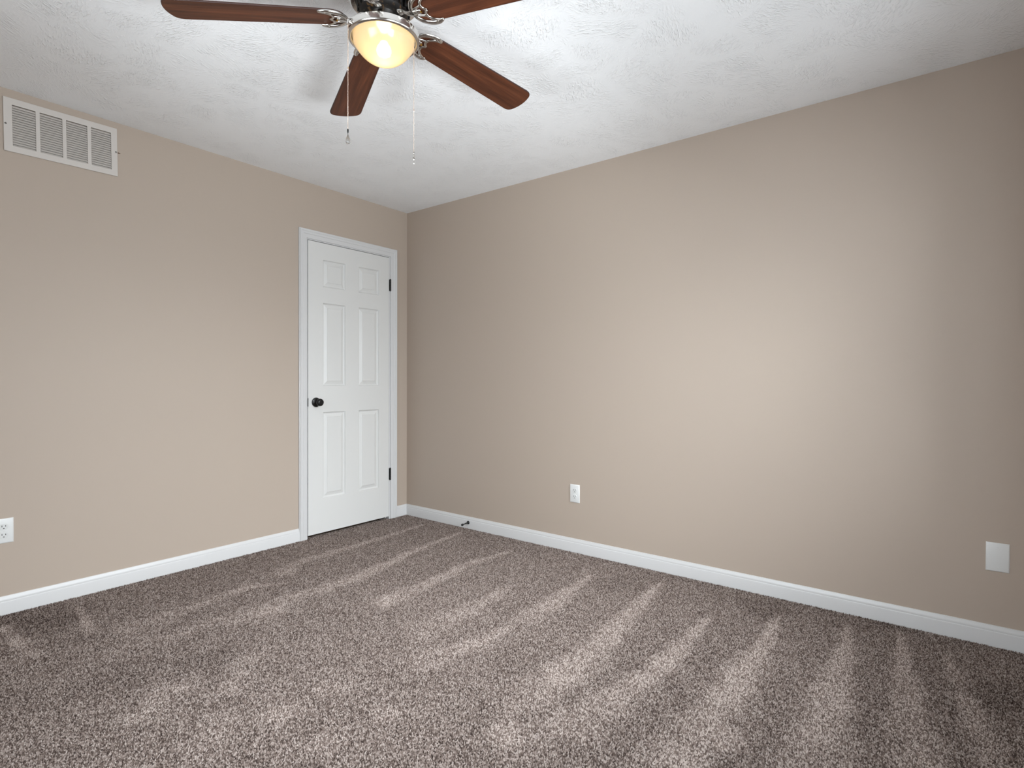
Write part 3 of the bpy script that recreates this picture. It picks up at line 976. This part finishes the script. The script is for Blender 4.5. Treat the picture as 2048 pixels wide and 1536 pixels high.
def arm_bm():
    """cranked arm from the rotor down to the bracket (in blade frame, w up)"""
    bm = bmesh.new()
    path = smooth_path([(0.058, 0, 0.016), (0.072, 0, 0.015), (0.084, 0, 0.009), (0.096, 0, 0.002), (0.108, 0, -0.002), (0.122, 0, -0.003)])
    n_ = len(path)
    tube(bm, path, [0.014 - 0.004 * math.sin(math.pi * i / (n_ - 1)) for i in range(n_)], 12, 0.45)
    return bm
PITCH = math.radians(-10.5)
BZ = 2.2770
DROOP = math.radians(3.4)
BA = -6.5
b0 = None
for k in range(5):
    if k == 0:
        bl = obj('fan_blade', blade_bm(), [M_wood, M_edge], fan)
        br_ = obj('blade_bracket', bracket_bm(), M_nickel, bl, smooth='all')
        ar_ = obj('blade_arm', arm_bm(), M_nickel, bl, smooth='all')
        for su, sv in ((0.180, 0.050), (0.180, -0.050), (0.150, 0.0)):
            bm = bmesh.new()
            lathe(bm, [(0, -0.010), (0.002, -0.0098), (0.0038, -0.0085), (0.0038, -0.006), (0, -0.006)], 14, Matrix.Translation((su, sv, 0)))
            obj('screw', bm, M_brass if sv == 0 else M_nickel, bl, smooth=True)
        b0 = bl
    else:
        bl = copy_tree(b0, fan)
    bl.location = (0, 0, zz(BZ))
    bl.rotation_euler = (PITCH, DROOP, math.radians(BA + 72 * k))

# pull chains
def chain(dx, dy, z_top, z_bot, z_joint, bead, label):
    """straight run of beads; heights are world heights, dx/dy from the fan axis"""
    bm = bmesh.new()
    z = z_top
    while z > z_bot:
        bmesh.ops.create_icosphere(bm, subdivisions=1, radius=bead, matrix=Matrix.Translation((dx, dy, zz(z))))
        z -= bead * 2.25
    tube(bm, [(dx, dy, zz(z_top)), (dx, dy, zz(z_bot))], bead * 0.45, 6)
    for zj in z_joint:
        lathe(bm, [(0, -0.006), (bead * 1.3, -0.005), (bead * 1.5, 0), (bead * 1.3, 0.005), (0, 0.006)], 10, Matrix.Translation((dx, dy, zz(zj))))
    c_ = obj('pull_chain', bm, M_bead, fan, smooth='all')
    c_['label'] = label
    return c_
c1x, c1y = -1.9700 - FC.x, -1.9523 - FC.y
ch = chain(c1x, c1y, 2.2200, 1.8830, (2.0750,), 0.0013, 'bead pull chain with a clear teardrop fob')
bm = bmesh.new()
tube(bm, [(c1x * 0.86, c1y * 0.86, zz(2.222)), (c1x * 1.0, c1y * 1.0, zz(2.224)), (c1x * 1.01, c1y * 1.01, zz(2.214))], [0.0075, 0.0065, 0.0045], 14)
obj('chain_switch', bm, M_nickel, fan, smooth=True)
bm = bmesh.new()
lathe(bm, [(0, 1.886), (0.0022, 1.885), (0.0026, 1.880), (0.0022, 1.8745), (0.0010, 1.873), (0.0008, 1.8675), (0, 1.867)], 14, Matrix.Translation((c1x, c1y, -ROOM_H)))
obj('chain_connector', bm, M_black, ch, smooth=True)
bm = bmesh.new()
prof = [(0.0, 1.8685), (0.0018, 1.8670), (0.0036, 1.8620), (0.0062, 1.8560), (0.0078, 1.8500), (0.0076, 1.8450), (0.0055, 1.8405), (0.0025, 1.8385), (0.0, 1.8380)]
lathe(bm, prof, 9, Matrix.Translation((c1x, c1y, -ROOM_H)))
obj('chain_fob', bm, M_crystal, ch)
c2x, c2y = -1.7915 - FC.x, -2.0605 - FC.y
ch = chain(c2x, c2y, 2.2020, 1.8430, (1.9800,), 0.0011, 'bead pull chain with a slim metal fob')
bm = bmesh.new()
lathe(bm, [(0, 1.8445), (0.0020, 1.8440), (0.0022, 1.8420), (0.0020, 1.8385), (0.0014, 1.8370), (0.0022, 1.8330), (0.0028, 1.8270), (0.0028, 1.8200), (0.0020, 1.8170), (0.0016, 1.8130), (0.0024, 1.8100), (0.0024, 1.8060), (0.0012, 1.8030), (0, 1.8028)], 14, Matrix.Translation((c2x, c2y, -ROOM_H)))
obj('chain_fob', bm, M_nickel, ch, smooth=True)
